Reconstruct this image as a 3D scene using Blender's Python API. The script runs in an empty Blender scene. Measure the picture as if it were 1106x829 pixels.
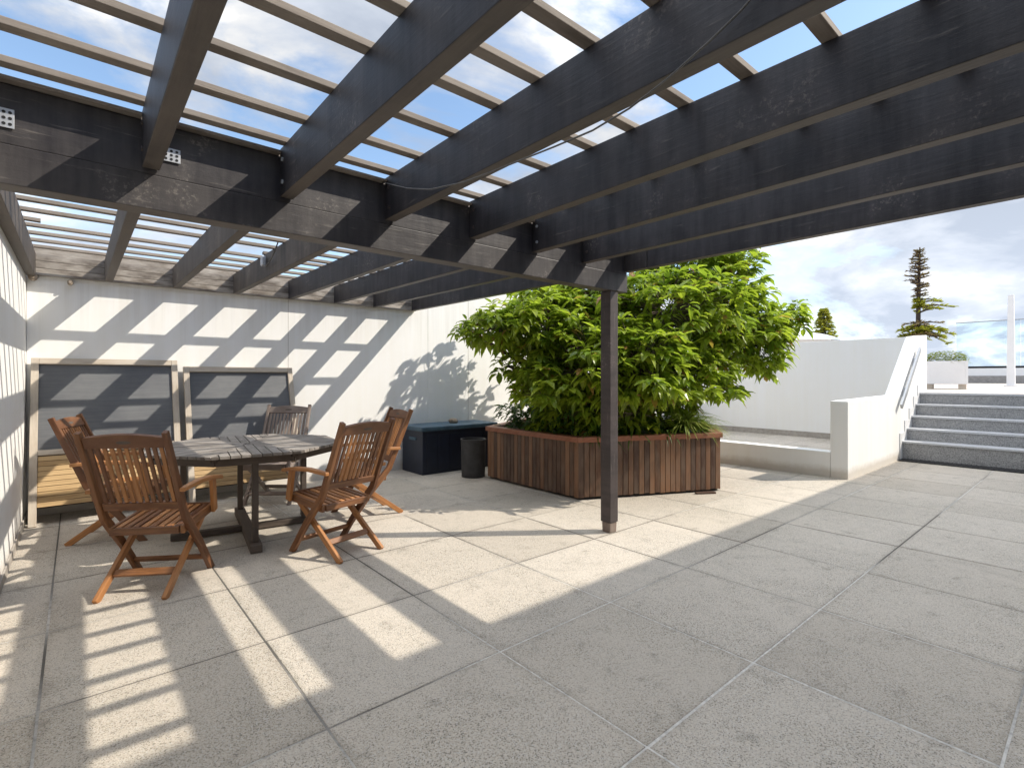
import bpy, bmesh, math, random
from mathutils import Vector, Matrix
random.seed(7)
sc = bpy.context.scene
COL = sc.collection
# ------------------------------------------------------------------ camera frame (used to aim measured points)
FPX, HOR, CXP, HC = 551.2, 407.7, 553.0, 1.35
_t = math.atan((1199.4 - CXP) / FPX)
AX = (math.sin(_t), math.cos(_t)); BX = (-math.cos(_t), math.sin(_t))
def at_depth(u, v, F):
    R = (u - CXP) / FPX * F
    return Vector((R*AX[0] + F*AX[1], R*BX[0] + F*BX[1], HC - (v - HOR)/FPX*F))
def at_z(u, v, z=0.0):
    return at_depth(u, v, (HC - z)*FPX/(v - HOR))
def at_x(u, v, x):
    d = at_depth(u, v, 1.0); k = x/d.x
    return Vector((x, d.y*k, HC + (d.z-HC)*k))

# ------------------------------------------------------------------ mesh builder
class MB:
    def __init__(s):
        s.v = []; s.f = []; s.uv = []; s.r = []; s.mi = []
    def add(s, verts, faces, uvs=None, rnd=None, mi=0):
        b = len(s.v); s.v += [tuple(p) for p in verts]
        r = random.random() if rnd is None else rnd
        for k, f in enumerate(faces):
            s.f.append(tuple(b+i for i in f)); s.r.append(r); s.mi.append(mi)
            s.uv.append(uvs[k] if uvs else [(verts[i][0]+r*7, verts[i][1]+verts[i][2]) for i in f])
    def obox(s, c, ax, ay, az, sx, sy, sz, rnd=None, mi=0, taper=1.0):
        """oriented box; ax is the length axis"""
        c = Vector(c); hx, hy, hz = sx/2, sy/2, sz/2
        r = random.random() if rnd is None else rnd
        V = []; L = []
        for x in (-1, 1):
            t = 1.0 if x < 0 else taper
            for y in (-1, 1):
                for z in (-1, 1):
                    V.append(c + ax*(x*hx) + ay*(y*hy*t) + az*(z*hz*t)); L.append((x*hx, y*hy, z*hz))
        F = [(0,1,3,2), (4,6,7,5), (0,4,5,1), (2,3,7,6), (0,2,6,4), (1,5,7,3)]
        o = r*37.0; U = []
        for k, f in enumerate(F):
            if k < 2: U.append([(L[i][1]+o, L[i][2]) for i in f])
            elif k < 4: U.append([(L[i][0]+o, L[i][2]+.37*k) for i in f])
            else: U.append([(L[i][0]+o, L[i][1]+.37*k) for i in f])
        s.add(V, F, U, r, mi)
    def box(s, lo, hi, rnd=None, mi=0):
        d = [hi[i]-lo[i] for i in range(3)]
        c = [(hi[i]+lo[i])/2 for i in range(3)]
        E = [Vector((1,0,0)), Vector((0,1,0)), Vector((0,0,1))]
        k = max(range(3), key=lambda i: d[i]); o = [k] + [i for i in range(3) if i != k]
        e = [E[i] for i in o]
        if e[0].cross(e[1]).dot(e[2]) < 0: e[0] = -e[0]
        s.obox(c, e[0], e[1], e[2], d[o[0]], d[o[1]], d[o[2]], rnd, mi)
    def bar(s, p0, p1, w, h, up=(0,0,1), rnd=None, mi=0, taper=1.0):
        p0 = Vector(p0); p1 = Vector(p1); a = (p1-p0); L = a.length; a.normalize()
        u = Vector(up); sd = u.cross(a)
        if sd.length < 1e-4: sd = Vector((1,0,0)).cross(a)
        sd.normalize(); u = a.cross(sd)
        s.obox((p0+p1)/2, a, sd, u, L, w, h, rnd, mi, taper)
    def tube(s, pts, rad, n=8, caps=True, rnd=None, mi=0):
        pts = [Vector(p) for p in pts]; m = len(pts)
        if not hasattr(rad, '__len__'): rad = [rad]*m
        V = []; prev = None
        for i, p in enumerate(pts):
            t = (pts[min(i+1, m-1)] - pts[max(i-1, 0)]).normalized()
            if prev is None:
                q = Vector((0,0,1)) if abs(t.z) < .9 else Vector((1,0,0))
                a = t.cross(q).normalized()
            else:
                a = (prev - t*prev.dot(t)).normalized()
            prev = a; b = t.cross(a)
            for k in range(n):
                an = 2*math.pi*k/n
                V.append(p + (a*math.cos(an) + b*math.sin(an))*rad[i])
        F = []
        for i in range(m-1):
            for k in range(n):
                F.append((i*n+k, i*n+(k+1) % n, (i+1)*n+(k+1) % n, (i+1)*n+k))
        if caps:
            F.append(tuple(range(n-1, -1, -1))); F.append(tuple((m-1)*n+k for k in range(n)))
        s.add(V, F, None, rnd, mi)
    def prism(s, poly, z0, z1, M=None, rnd=None, mi=0):
        n = len(poly)
        V = [Vector((p[0], p[1], z0)) for p in poly] + [Vector((p[0], p[1], z1)) for p in poly]
        if M is not None: V = [M @ p for p in V]
        F = [tuple(range(n-1, -1, -1)), tuple(range(n, 2*n))] + [(i, (i+1) % n, n+(i+1) % n, n+i) for i in range(n)]
        s.add(V, F, None, rnd, mi)
    def lathe(s, prof, c=(0,0,0), n=32, rnd=None):
        V = []; m = len(prof)
        for r, z in prof:
            for k in range(n):
                a = 2*math.pi*k/n
                V.append((c[0]+r*math.cos(a), c[1]+r*math.sin(a), c[2]+z))
        F = [(i*n+k, i*n+(k+1) % n, (i+1)*n+(k+1) % n, (i+1)*n+k) for i in range(m-1) for k in range(n)]
        s.add(V, F, None, rnd)
    def build(s, name, mat, parent=None, bevel=0.0, smooth=False, local=False):
        me = bpy.data.meshes.new(name)
        off = Vector((0,0,0))
        if parent is not None and not local:
            o = parent
            while o is not None: off += o.location; o = o.parent
        me.from_pydata([(p[0]-off.x, p[1]-off.y, p[2]-off.z) for p in s.v], [], s.f)
        ul = me.uv_layers.new(name='UVMap')
        flat = [c for f in s.uv for p in f for c in p]
        ul.data.foreach_set('uv', flat)
        at = me.attributes.new('rnd', 'FLOAT', 'FACE'); at.data.foreach_set('value', s.r)
        for m in (mat if isinstance(mat, (list, tuple)) else [mat]): me.materials.append(m)
        me.polygons.foreach_set('material_index', s.mi)
        if smooth: me.polygons.foreach_set('use_smooth', [True]*len(s.f))
        me.update()
        o = bpy.data.objects.new(name, me); COL.objects.link(o)
        if parent is not None: o.parent = parent
        if bevel:
            b = o.modifiers.new('Bevel', 'BEVEL'); b.width = bevel; b.segments = 2; b.limit_method = 'ANGLE'; b.harden_normals = False
        return o

def tag(o, label, cat, group=None, kind=None):
    if label: o['label'] = label
    if cat: o['category'] = cat
    if group: o['group'] = group
    if kind: o['kind'] = kind
    return o
def thing(name, label, cat, loc=(0,0,0), group=None):
    o = bpy.data.objects.new(name, None); COL.objects.link(o); o.location = loc
    o.empty_display_size = .2
    return tag(o, label, cat, group)
def copy_tree(o, parent=None):
    c = o.copy(); COL.objects.link(c)
    if parent is not None: c.parent = parent
    for ch in [x for x in o.children]: copy_tree(ch, c)
    return c

# ------------------------------------------------------------------ materials
class NT:
    def __init__(s, name):
        s.m = bpy.data.materials.new(name); s.m.use_nodes = True
        s.t = s.m.node_tree; s.t.nodes.clear()
        s.out = s.n('ShaderNodeOutputMaterial'); s.p = s.n('ShaderNodeBsdfPrincipled')
        s.l(s.p.outputs[0], s.out.inputs['Surface'])
    def n(s, t, **k):
        x = s.t.nodes.new(t)
        for a, b in k.items(): setattr(x, a, b)
        return x
    def l(s, a, b): s.t.links.new(a, b)
    def val(s, i, v):
        if hasattr(v, 'is_output') or isinstance(v, bpy.types.NodeSocket): s.l(v, i)
        else: i.default_value = v
    def math(s, op, a, b=0.0, c=None, clamp=False):
        x = s.n('ShaderNodeMath', operation=op, use_clamp=clamp)
        s.val(x.inputs[0], a); s.val(x.inputs[1], b)
        if c is not None: s.val(x.inputs[2], c)
        return x.outputs[0]
    def mix(s, f, a, b, mode='MIX'):
        x = s.n('ShaderNodeMix', data_type='RGBA', blend_type=mode)
        s.val(x.inputs[0], f)
        for i, v in ((6, a), (7, b)):
            if isinstance(v, (tuple, list)) and len(v) == 3: v = (*v, 1)
            s.val(x.inputs[i], v)
        return x.outputs[2]
    def coord(s, which='Object', scale=(1,1,1)):
        tc = s.n('ShaderNodeTexCoord'); mp = s.n('ShaderNodeMapping'); mp.inputs['Scale'].default_value = scale
        s.l(tc.outputs[which], mp.inputs['Vector']); return mp.outputs[0]
    def noise(s, vec, scale, detail=3, rough=.55, dist=0.0):
        x = s.n('ShaderNodeTexNoise'); x.inputs['Scale'].default_value = scale; x.inputs['Detail'].default_value = detail
        x.inputs['Roughness'].default_value = rough; x.inputs['Distortion'].default_value = dist
        if vec is not None: s.l(vec, x.inputs['Vector'])
        return x.outputs[0]
    def ramp(s, f, stops):
        x = s.n('ShaderNodeValToRGB'); e = x.color_ramp.elements
        while len(e) < len(stops): e.new(.5)
        for k, (p, c) in enumerate(stops):
            e[k].position = p; e[k].color = (c, c, c, 1) if not isinstance(c, (tuple, list)) else (*c, 1)
        s.l(f, x.inputs[0]); return x.outputs[0]
    def attr(s, name='rnd'):
        x = s.n('ShaderNodeAttribute', attribute_name=name); return x.outputs['Fac']
    def bump(s, h, strength=.3, dist=.01):
        x = s.n('ShaderNodeBump'); x.inputs['Strength'].default_value = strength; x.inputs['Distance'].default_value = dist
        s.l(h, x.inputs['Height']); s.l(x.outputs[0], s.p.inputs['Normal'])
    def col(s, c): s.val(s.p.inputs['Base Color'], (*c, 1) if isinstance(c, tuple) else c)
    def rough(s, r): s.val(s.p.inputs['Roughness'], r)

def wood(name, dark, light, grey=None, greyamt=0.0, rough=.55, streak=30, bump=.25, var=.5):
    n = NT(name)
    uv = n.n('ShaderNodeUVMap'); mp = n.n('ShaderNodeMapping'); mp.inputs['Scale'].default_value = (2.2, streak, 1)
    n.l(uv.outputs[0], mp.inputs['Vector'])
    g = n.noise(mp.outputs[0], 2.0, 5, .6, .6)
    mp2 = n.n('ShaderNodeMapping'); mp2.inputs['Scale'].default_value = (3, 8, 1); n.l(uv.outputs[0], mp2.inputs['Vector'])
    lo = n.noise(mp2.outputs[0], 1.3, 4, .6)
    r = n.attr()
    f = n.math('ADD', n.math('MULTIPLY', g, .7), n.math('MULTIPLY', n.math('SUBTRACT', r, .5), var))
    c = n.mix(n.ramp(f, [(.18, 0), (.68, 1)]), dark, light)
    if grey: c = n.mix(n.math('MULTIPLY', n.ramp(lo, [(.35, 0), (.65, 1)]), greyamt), c, grey)
    n.col(c); n.rough(n.math('ADD', rough-.1, n.math('MULTIPLY', lo, .25)))
    n.bump(g, bump, .004)
    return n.m

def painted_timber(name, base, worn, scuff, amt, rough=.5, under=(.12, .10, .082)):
    """dark stained beam: mottled sheen, vertical runs and pale scuffs"""
    n = NT(name); o = n.coord('Object')
    uv = n.n('ShaderNodeUVMap'); mp = n.n('ShaderNodeMapping'); mp.inputs['Scale'].default_value = (1.2, 16, 1)
    n.l(uv.outputs[0], mp.inputs['Vector'])
    g = n.noise(mp.outputs[0], 2.5, 6, .65, .4)
    mpv = n.n('ShaderNodeMapping'); mpv.inputs['Scale'].default_value = (9, .8, 1); n.l(uv.outputs[0], mpv.inputs['Vector'])
    runs = n.noise(mpv.outputs[0], 1.6, 4, .6)
    m = n.noise(o, 2.4, 6, .65)
    fine = n.noise(o, 55, 3, .7)
    c = n.mix(n.ramp(n.math('ADD', n.math('MULTIPLY', m, .55), n.math('MULTIPLY', runs, .45)), [(.40, 0), (.66, 1)]), base, worn)
    sp = n.math('MULTIPLY', n.ramp(m, [(.55, 0), (.68, 1)]), n.ramp(fine, [(.52, 0), (.66, 1)]))
    c = n.mix(n.math('MULTIPLY', sp, amt), c, scuff)
    c = n.mix(n.math('MULTIPLY', n.ramp(g, [(.62, 0), (.72, 1)]), amt*.6), c, scuff)
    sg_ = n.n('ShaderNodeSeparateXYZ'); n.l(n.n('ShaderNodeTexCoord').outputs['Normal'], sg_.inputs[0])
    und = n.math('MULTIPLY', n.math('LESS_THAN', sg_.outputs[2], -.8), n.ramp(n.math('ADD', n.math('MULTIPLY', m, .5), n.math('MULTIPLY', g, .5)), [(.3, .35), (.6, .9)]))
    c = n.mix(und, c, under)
    n.col(c); n.rough(n.math('ADD', rough, n.math('MULTIPLY', m, .2)))
    n.bump(n.math('ADD', g, n.math('MULTIPLY', fine, .4)), .35, .004)
    return n.m

def render_wall(name, base, streak=.06, scale=1.0, dirt=0.0, drip=0.0):
    n = NT(name); o = n.coord('Object')
    a = n.noise(o, .9*scale, 5, .6); b = n.noise(n.coord('Object', (6, 6, .35)), 1.6, 4, .6); f = n.noise(o, 140, 2, .6)
    k = n.math('ADD', n.math('MULTIPLY', a, .5), n.math('MULTIPLY', b, .5))
    d = tuple(x*(1-streak*2.2) for x in base)
    c = n.mix(n.ramp(k, [(.38, 0), (.62, 1)]), (d[0], d[1]*.99, d[2]*.96), base)
    if dirt:
        sep = n.n('ShaderNodeSeparateXYZ'); n.l(n.n('ShaderNodeNewGeometry').outputs['Position'], sep.inputs[0])
        h = n.math('ADD', sep.outputs[2], n.math('MULTIPLY', n.noise(o, 4, 6, .7), -.14))
        c = n.mix(n.math('MULTIPLY', n.ramp(h, [(-.0, .9), (.09, 0)]), dirt), c, (.33, .24, .14))
    if drip:
        sp = n.n('ShaderNodeSeparateXYZ'); n.l(n.n('ShaderNodeNewGeometry').outputs['Position'], sp.inputs[0])
        dn = n.noise(n.coord('Object', (14, 14, .25)), 1.3, 4, .65)
        hh = n.math('ADD', sp.outputs[2], n.math('MULTIPLY', n.math('SUBTRACT', dn, .5), 2.2))
        c = n.mix(n.math('MULTIPLY', n.ramp(n.math('SUBTRACT', hh, 1.6), [(.35, 0), (.9, 1)]), drip), c, (.45, .41, .36))
    n.col(c); n.rough(.82); n.bump(f, .12, .004)
    return n.m

def simple(name, c, rough=.6, metal=0.0, nscale=20, var=.15, bump=.1):
    n = NT(name); o = n.coord('Object'); a = n.noise(o, nscale, 4, .6)
    d = tuple(x*(1-var) for x in c); e = tuple(min(1, x*(1+var)) for x in c)
    n.col(n.mix(n.ramp(a, [(.3, 0), (.7, 1)]), d, e)); n.rough(rough); n.p.inputs['Metallic'].default_value = metal
    n.bump(a, bump, .003); return n.m

def slab_mat():
    n = NT('exposed_aggregate_concrete'); o = n.coord('Object'); r = n.attr()
    v = n.n('ShaderNodeTexVoronoi'); v.inputs['Scale'].default_value = 240; n.l(o, v.inputs['Vector'])
    sp = n.n('ShaderNodeSeparateColor'); n.l(v.outputs['Color'], sp.inputs[0])
    f1 = n.noise(o, 105, 3, .85); big = n.noise(o, 1.1, 5, .65); mid = n.noise(o, 6.5, 5, .7)
    sand = n.mix(n.ramp(f1, [(.36, 0), (.62, 1)]), (.40, .355, .295), (.64, .578, .49))
    st = n.mix(n.ramp(sp.outputs[0], [(.13, 0), (.22, 1)]), (.20, .18, .15), sand)
    st = n.mix(n.ramp(sp.outputs[1], [(.86, 0), (.9, 1)]), st, (.60, .575, .53))
    t = n.math('ADD', n.math('MULTIPLY', big, .6), n.math('MULTIPLY', mid, .4))
    st = n.mix(n.ramp(t, [(.42, .0), (.6, .5)]), st, (.61, .548, .47))
    st = n.mix(n.math('MULTIPLY', n.ramp(mid, [(.28, 1), (.42, 0)]), .5), st, (.235, .21, .175))
    st = n.mix(n.math('MULTIPLY', r, .8), st, (.80, .79, .77), 'MULTIPLY')
    sx = n.n('ShaderNodeSeparateXYZ'); n.l(o, sx.inputs[0])
    ed = []
    for k, off in ((0, .735), (1, 1.10)):
        fr = n.math('FRACT', n.math('DIVIDE', n.math('SUBTRACT', sx.outputs[k], off-8.55), .855))
        ed.append(n.math('MINIMUM', fr, n.math('SUBTRACT', 1.0, fr)))
    e = n.math('ADD', n.math('MINIMUM', ed[0], ed[1]), n.math('MULTIPLY', n.math('SUBTRACT', mid, .5), .12))
    st = n.mix(n.math('MULTIPLY', n.ramp(e, [(.0, 1), (.045, 0)]), .26), st, (.2, .175, .14))
    pat = n.noise(o, 2.6, 6, .7, 1.0)
    st = n.mix(n.math('MULTIPLY', n.ramp(pat, [(.56, 0), (.70, 1)]), .18), st, (.20, .18, .15))
    n.col(st); n.rough(.88)
    n.bump(n.math('ADD', f1, n.math('MULTIPLY', v.outputs['Distance'], 1.0)), .45, .004)
    return n.m
def joint_mat():
    n = NT('mortar_joint'); o = n.coord('Object'); a = n.noise(o, .28, 2, .5); b = n.noise(o, 30, 3, .6)
    c = n.mix(n.ramp(a, [(.46, 0), (.52, 1)]), (.66, .635, .59), (.10, .092, .082))
    n.col(n.mix(n.ramp(b, [(.3, .5), (.6, 0)]), c, (.1, .095, .085))); n.rough(.95); return n.m

def granite():
    n = NT('grey_granite'); o = n.coord('Object')
    v = n.n('ShaderNodeTexVoronoi'); v.inputs['Scale'].default_value = 130; n.l(o, v.inputs['Vector'])
    sp = n.n('ShaderNodeSeparateColor'); n.l(v.outputs['Color'], sp.inputs[0])
    c = n.mix(n.ramp(n.math('ADD', n.math('MULTIPLY', sp.outputs[0], .6), n.math('MULTIPLY', n.noise(o, 9, 4, .6), .4)), [(.2, 0), (.8, 1)]), (.17, .17, .172), (.44, .44, .44))
    n.col(c); n.rough(.5); return n.m

def leaf_mat(name, c0, c1, tip, trans=.35, gloss=.35):
    n = NT(name); r = n.attr()
    c = n.mix(n.ramp(r, [(.0, 0), (.8, 1)]), c0, c1)
    c = n.mix(n.ramp(r, [(.93, 0), (.97, 1)]), c, tip)
    n.col(c); n.rough(gloss)
    tr = n.n('ShaderNodeBsdfTranslucent'); mx = n.n('ShaderNodeMixShader'); mx.inputs[0].default_value = trans
    n.l(n.mix(.5, c, (.30, .42, .03)), tr.inputs['Color'])
    n.l(n.p.outputs[0], mx.inputs[1]); n.l(tr.outputs[0], mx.inputs[2]); n.l(mx.outputs[0], n.out.inputs['Surface'])
    return n.m

M = {}
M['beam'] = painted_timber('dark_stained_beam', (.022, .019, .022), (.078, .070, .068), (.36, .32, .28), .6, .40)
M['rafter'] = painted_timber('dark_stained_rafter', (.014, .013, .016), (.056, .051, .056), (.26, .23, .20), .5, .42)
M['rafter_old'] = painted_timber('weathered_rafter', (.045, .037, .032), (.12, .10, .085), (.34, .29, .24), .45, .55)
M['batten'] = wood('weathered_batten', (.16, .13, .105), (.32, .27, .225), (.36, .32, .28), .5, .75, 40)
M['plate'] = wood('peeling_wall_plate', (.07, .055, .045), (.34, .29, .24), (.50, .46, .41), .75, .8, 26, .5, .3)
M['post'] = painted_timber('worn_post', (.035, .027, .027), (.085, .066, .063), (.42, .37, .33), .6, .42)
M['teak'] = wood('oiled_teak', (.105, .036, .011), (.47, .205, .064), (.30, .16, .085), .35, .46, 20, .25, .6)
M['teak_grey'] = wood('silvered_teak', (.14, .10, .08), (.29, .22, .18), (.33, .29, .26), .5, .7, 34, .25, .3)
M['table_wood'] = wood('weathered_table_wood', (.10, .085, .072), (.27, .24, .21), (.36, .335, .31), .5, .72, 30, .35, .7)
M['table_under'] = wood('dark_table_frame', (.05, .036, .028), (.13, .095, .072), (.18, .15, .13), .3, .65, 30, .3, .3)
M['plank'] = wood('stained_planter_board', (.055, .021, .010), (.24, .115, .055), (.22, .165, .12), .4, .55, 18, .35, .75)
M['rim'] = wood('red_planter_rim', (.21, .066, .030), (.38, .14, .07), (.36, .2, .13), .3, .5, 24, .2, .3)
M['slat_pine'] = wood('yellow_pine_slat', (.40, .26, .12), (.62, .44, .23), None, 0, .65, 26, .2, .4)
M['frame_wood'] = wood('bleached_frame', (.40, .335, .26), (.60, .53, .44), (.62, .57, .50), .4, .7, 26, .2, .25)
M['wall'] = render_wall('white_painted_render', (.86, .86, .85), .012, 1, .5)
M['wall_back'] = render_wall('white_painted_panel_wall', (.89, .89, .88), .018, 1, .4, .15)
M['slab'] = slab_mat(); M['joint'] = joint_mat(); M['granite'] = granite()
M['nosing'] = simple('pale_step_nosing', (.52, .53, .55), .5, 0, 60, .15)
M['black'] = simple('black_rubber', (.012, .012, .013), .7)
M['box_body'] = simple('navy_resin', (.012, .017, .034), .45, 0, 8, .2, .05)
M['box_lid'] = simple('dusty_blue_lid', (.055, .105, .15), .55, 0, 5, .3, .05)
M['bin'] = simple('charcoal_planter_plastic', (.05, .049, .051), .62, 0, 9, .35, .1)
M['galv'] = simple('galvanised_steel', (.55, .57, .60), .45, .6, 30, .2)
M['cable'] = simple('grey_cable', (.12, .115, .11), .6)
M['steel'] = simple('brushed_steel_rail', (.42, .43, .44), .4, .5, 30, .1)
M['stone'] = simple('round_grey_stone', (.33, .27, .21), .8, 0, 12, .35, .4)
M['soil'] = simple('dark_soil', (.03, .022, .015), .95, 0, 14, .5, .8)
M['bark'] = simple('grey_brown_bark', (.10, .075, .055), .9, 0, 18, .5, .6)
M['conifer_bark'] = simple('dark_conifer_bark', (.06, .042, .034), .9, 0, 8, .4, .4)
M['leaf'] = leaf_mat('glossy_tree_leaf', (.10, .205, .022), (.45, .54, .05), (.42, .20, .07), .55, .34)
M['fern'] = leaf_mat('dark_fern_leaf', (.013, .045, .010), (.05, .13, .02), (.10, .16, .03), .25, .45)
M['spider'] = leaf_mat('striped_strap_leaf', (.12, .22, .03), (.36, .42, .09), (.55, .52, .22), .35, .45)
M['needle'] = leaf_mat('green_conifer_needles', (.18, .20, .025), (.55, .50, .06), (.55, .42, .08), .35, .7)
M['needle_brown'] = leaf_mat('browning_conifer_needles', (.12, .08, .055), (.34, .23, .12), (.36, .30, .08), .15, .7)
M['hedge'] = leaf_mat('planter_shrub_leaf', (.07, .11, .02), (.24, .26, .035), (.30, .22, .06), .3, .8)
M['ground'] = simple('distant_ground', (.12, .12, .08), .95, 0, .2, .4)
M['paving_pale'] = simple('pale_terrace_paving', (.50, .44, .385), .85, 0, 3, .08)
M['kerb_grey'] = simple('grey_concrete_base', (.30, .285, .27), .9, 0, 8, .2)
M['skirt'] = simple('grey_skirting_tile', (.36, .33, .295), .8, 0, 14, .2)
M['white_gloss'] = simple('white_painted_metal', (.80, .80, .80), .4, 0, 4, .03)
def glass_mat(name, tint, alpha):
    n = NT(name); n.p.inputs['Base Color'].default_value = (*tint, 1); n.p.inputs['Roughness'].default_value = .03
    tr = n.n('ShaderNodeBsdfTransparent'); tr.inputs[0].default_value = (*tint, 1)
    mx = n.n('ShaderNodeMixShader'); mx.inputs[0].default_value = alpha
    n.l(tr.outputs[0], mx.inputs[1]); n.l(n.p.outputs[0], mx.inputs[2]); n.l(mx.outputs[0], n.out.inputs['Surface'])
    return n.m
M['glass'] = glass_mat('clear_balustrade_glass', (.90, .955, .985), .06)
def screen_mat():
    n = NT('grey_mesh_screen'); o = n.coord('Object')
    w = n.noise(n.coord('Object', (1, 1, 40)), 3, 3, .6); a = n.noise(o, 2.2, 4, .6)
    n.col(n.mix(n.ramp(n.math('ADD', n.math('MULTIPLY', w, .4), n.math('MULTIPLY', a, .6)), [(.4, 0), (.62, 1)]), (.10, .105, .115), (.15, .155, .16)))
    n.rough(.6); return n.m
M['screen'] = screen_mat()
M['house'] = render_wall('house_render', (.82, .80, .76), .02)
M['window_glass'] = simple('dark_window_glass', (.03, .035, .04), .08, 0, 2, .1, 0)

# ------------------------------------------------------------------ setting
WX, WY = -0.374, 6.80            # left wall face, back wall face
def struct(o): o['kind'] = 'structure'; return o
mb = MB(); mb.box((-400, -400, -4.2), (400, 400, -3.6)); struct(mb.build('ground', M['ground']))
mb = MB()
PX0, PY0, P = .735, 1.10, .855
for i in range(-3, 15):
    for j in range(-4, 8):
        x0, y0 = PX0+P*i, PY0+P*j
        x1, y1 = x0+P, y0+P
        x0 = max(x0, -.42); x1 = min(x1, 11.66); y0 = max(y0, -1.2); y1 = min(y1, 6.82)
        if x1-x0 < .03 or y1-y0 < .03: continue
        g = .0042
        if x0 > 7.9 and y0 > 2.4: continue
        dz = random.uniform(-.0012, .0012)
        mb.box((x0+g+random.uniform(-.001, .001), y0+g, -.06), (x1-g, y1-g+random.uniform(-.001, .001), dz))
struct(mb.build('terrace_paving', M['slab'], None, .0035))
mb = MB(); mb.box((-.42, -1.2, -.3), (11.66, 6.82, -.002)); struct(mb.build('paving_joints', M['joint']))
mb = MB()
for i in range(5):
    for j in range(6):
        x0, y0 = 7.96+.75*i, 2.462+.75*j
        mb.box((x0+.004, y0+.004, .03), (min(x0+.75, 11.69)-.004, min(y0+.75, 6.79)-.004, .10))
struct(mb.build('raised_paving', M['slab'], None, .003))
mb = MB(); mb.box((11.90, -14, -.3), (33.9, 14, 1.08)); mb.box((11.62, -1.19, -.3), (11.9, 2.24, 1.078)); struct(mb.build('upper_terrace', M['paving_pale']))

# walls -----------------------------------------------------------
def wall(name, label, boxes, mat, parts=(), bevel=.006, base=None):
    mb = MB()
    for lo, hi in boxes: mb.box(lo, hi)
    o = mb.build(name, mat, None, bevel); tag(o, label, 'wall'); return o
wl = wall('terrace_wall', 'white side wall at the left edge, crossed by thin vertical batten shadows', [((WX-.22, -1.19, -.2), (WX, WY+.2, 2.345))], M['wall_back'])
mb = MB(); mb.box((WX+.001, 1.0, .001), (WX+.013, WY-.02, .07)); mb.build('skirting', M['skirt'], wl, .002)
wb = wall('terrace_wall', 'white back wall with slanting ladder-like sun patches behind the table',
          [((WX+.002, WY, -.2), (4.1, WY+.2, 2.62)), ((4.1, WY, -.2), (11.72, WY+.2, 2.80))], M['wall_back'])
mb = MB()
for x in (2.05, 4.86): mb.box((x-.002, WY-.0015, .01), (x+.002, WY+.01, 2.615))
mb.build('panel_joint', M['skirt'], wb)
wk = wall('low_kerb_wall', 'knee-high white upstand wall with a bright top edge, right of the timber planter', [((7.757, 2.462, -.1), (7.957, WY-.005, .345))], M['wall'])
wr = wall('retaining_wall', 'tall plain white wall in shade behind the raised paving', [((11.70, 2.462, -.2), (11.895, WY-.005, 2.102))], M['wall'])
mb = MB(); mb.box((11.685, 2.47, .101), (11.699, WY-.01, .215)); mb.build('skirting', M['skirt'], wr, .002)
# stair side wall : L-profile with a sloping top
mb = MB()
prof = [(7.75, -.1), (12.22, -.1), (12.22, 2.152), (11.66, 2.105), (10.30, 1.058), (7.75, 1.036)]
Mx = Matrix(((1,0,0,0), (0,0,-1,2.458), (0,1,0,0), (0,0,0,1)))
mb.prism(prof, 0.0, .208, Mx)
sw = mb.build('stair_wall', M['wall'], None, .008); tag(sw, 'bright white parapet wall beside the granite steps with a sloping top', 'wall')
rail = MB()
a = Vector((10.15, 2.195, .88)); b = Vector((11.40, 2.195, 1.86))
rail.bar(a, b, .03, .085, (0,0,1)); rail.build('handrail', M['steel'], sw, .004)
for t in (.33, .85):
    p = a.lerp(b, t); k = MB(); k.box((p.x-.03, 2.20, p.z-.16), (p.x+.03, 2.249, p.z-.02)); k.box((p.x-.07, 2.236, p.z-.24), (p.x+.07, 2.2495, p.z-.05)); k.build('rail_bracket', M['white_gloss'], sw, .003)
# steps
SX = [10.42, 10.72, 11.02, 11.31, 11.60]; SZ = [.30, .495, .69, .885, 1.08]
st = thing('stone_staircase', 'five grey granite steps with pale nosings rising to the upper terrace', 'steps', (10.42, .5, 0))
for k in range(5):
    mb = MB(); z0 = SZ[k-1]-.0 if k else .0
    x1 = 11.89 if k == 4 else SX[k+1]+.05
    if k == 4: x1 = 11.64
    mb.box((SX[k], -1.185, z0-(.05 if k else 0)+.002), (x1, 2.246, SZ[k]-.03))
    o = mb.build('step', M['granite'], st, .003)
    mb = MB(); mb.box((SX[k]-.018, -1.184, SZ[k]-.0295), (x1-.003 if k < 4 else 11.72, 2.2455, SZ[k]+.0015)); mb.build('tread', M['nosing'], o, .004)
# stepped trim on wall beside the steps
mb = MB(); pts = [(10.28, .02)]
for k in range(5): pts += [(SX[k]-.14, SZ[k]-.17 if k else .02), (SX[k]-.14, SZ[k]+.14)]
pts = [(10.28, .0), (10.28, .44)]
for k in range(1, 5): pts += [(SX[k]-.14, SZ[k-1]+.14), (SX[k]-.14, SZ[k]+.14)]
pts += [(11.75, SZ[4]+.14), (11.75, .0)]
pts = pts[::-1]
mb.prism(pts, 0, .012, Matrix(((1,0,0,0), (0,0,-1,2.2495), (0,1,0,0), (0,0,0,1))))
mb.build('stepped_skirting', M['white_gloss'], sw, .002)
# drain strip
mb = MB(); mb.box((10.13, -1.18, -.003), (10.418, 2.24, .016))
for k in range(60): 
    y = -1.15+k*.056; mb.box((10.14, y, .0165), (10.41, y+.02, .021))
tag(mb.build('drain_grate', M['black']), 'black drain strip along the foot of the granite steps', 'drain')
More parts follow.
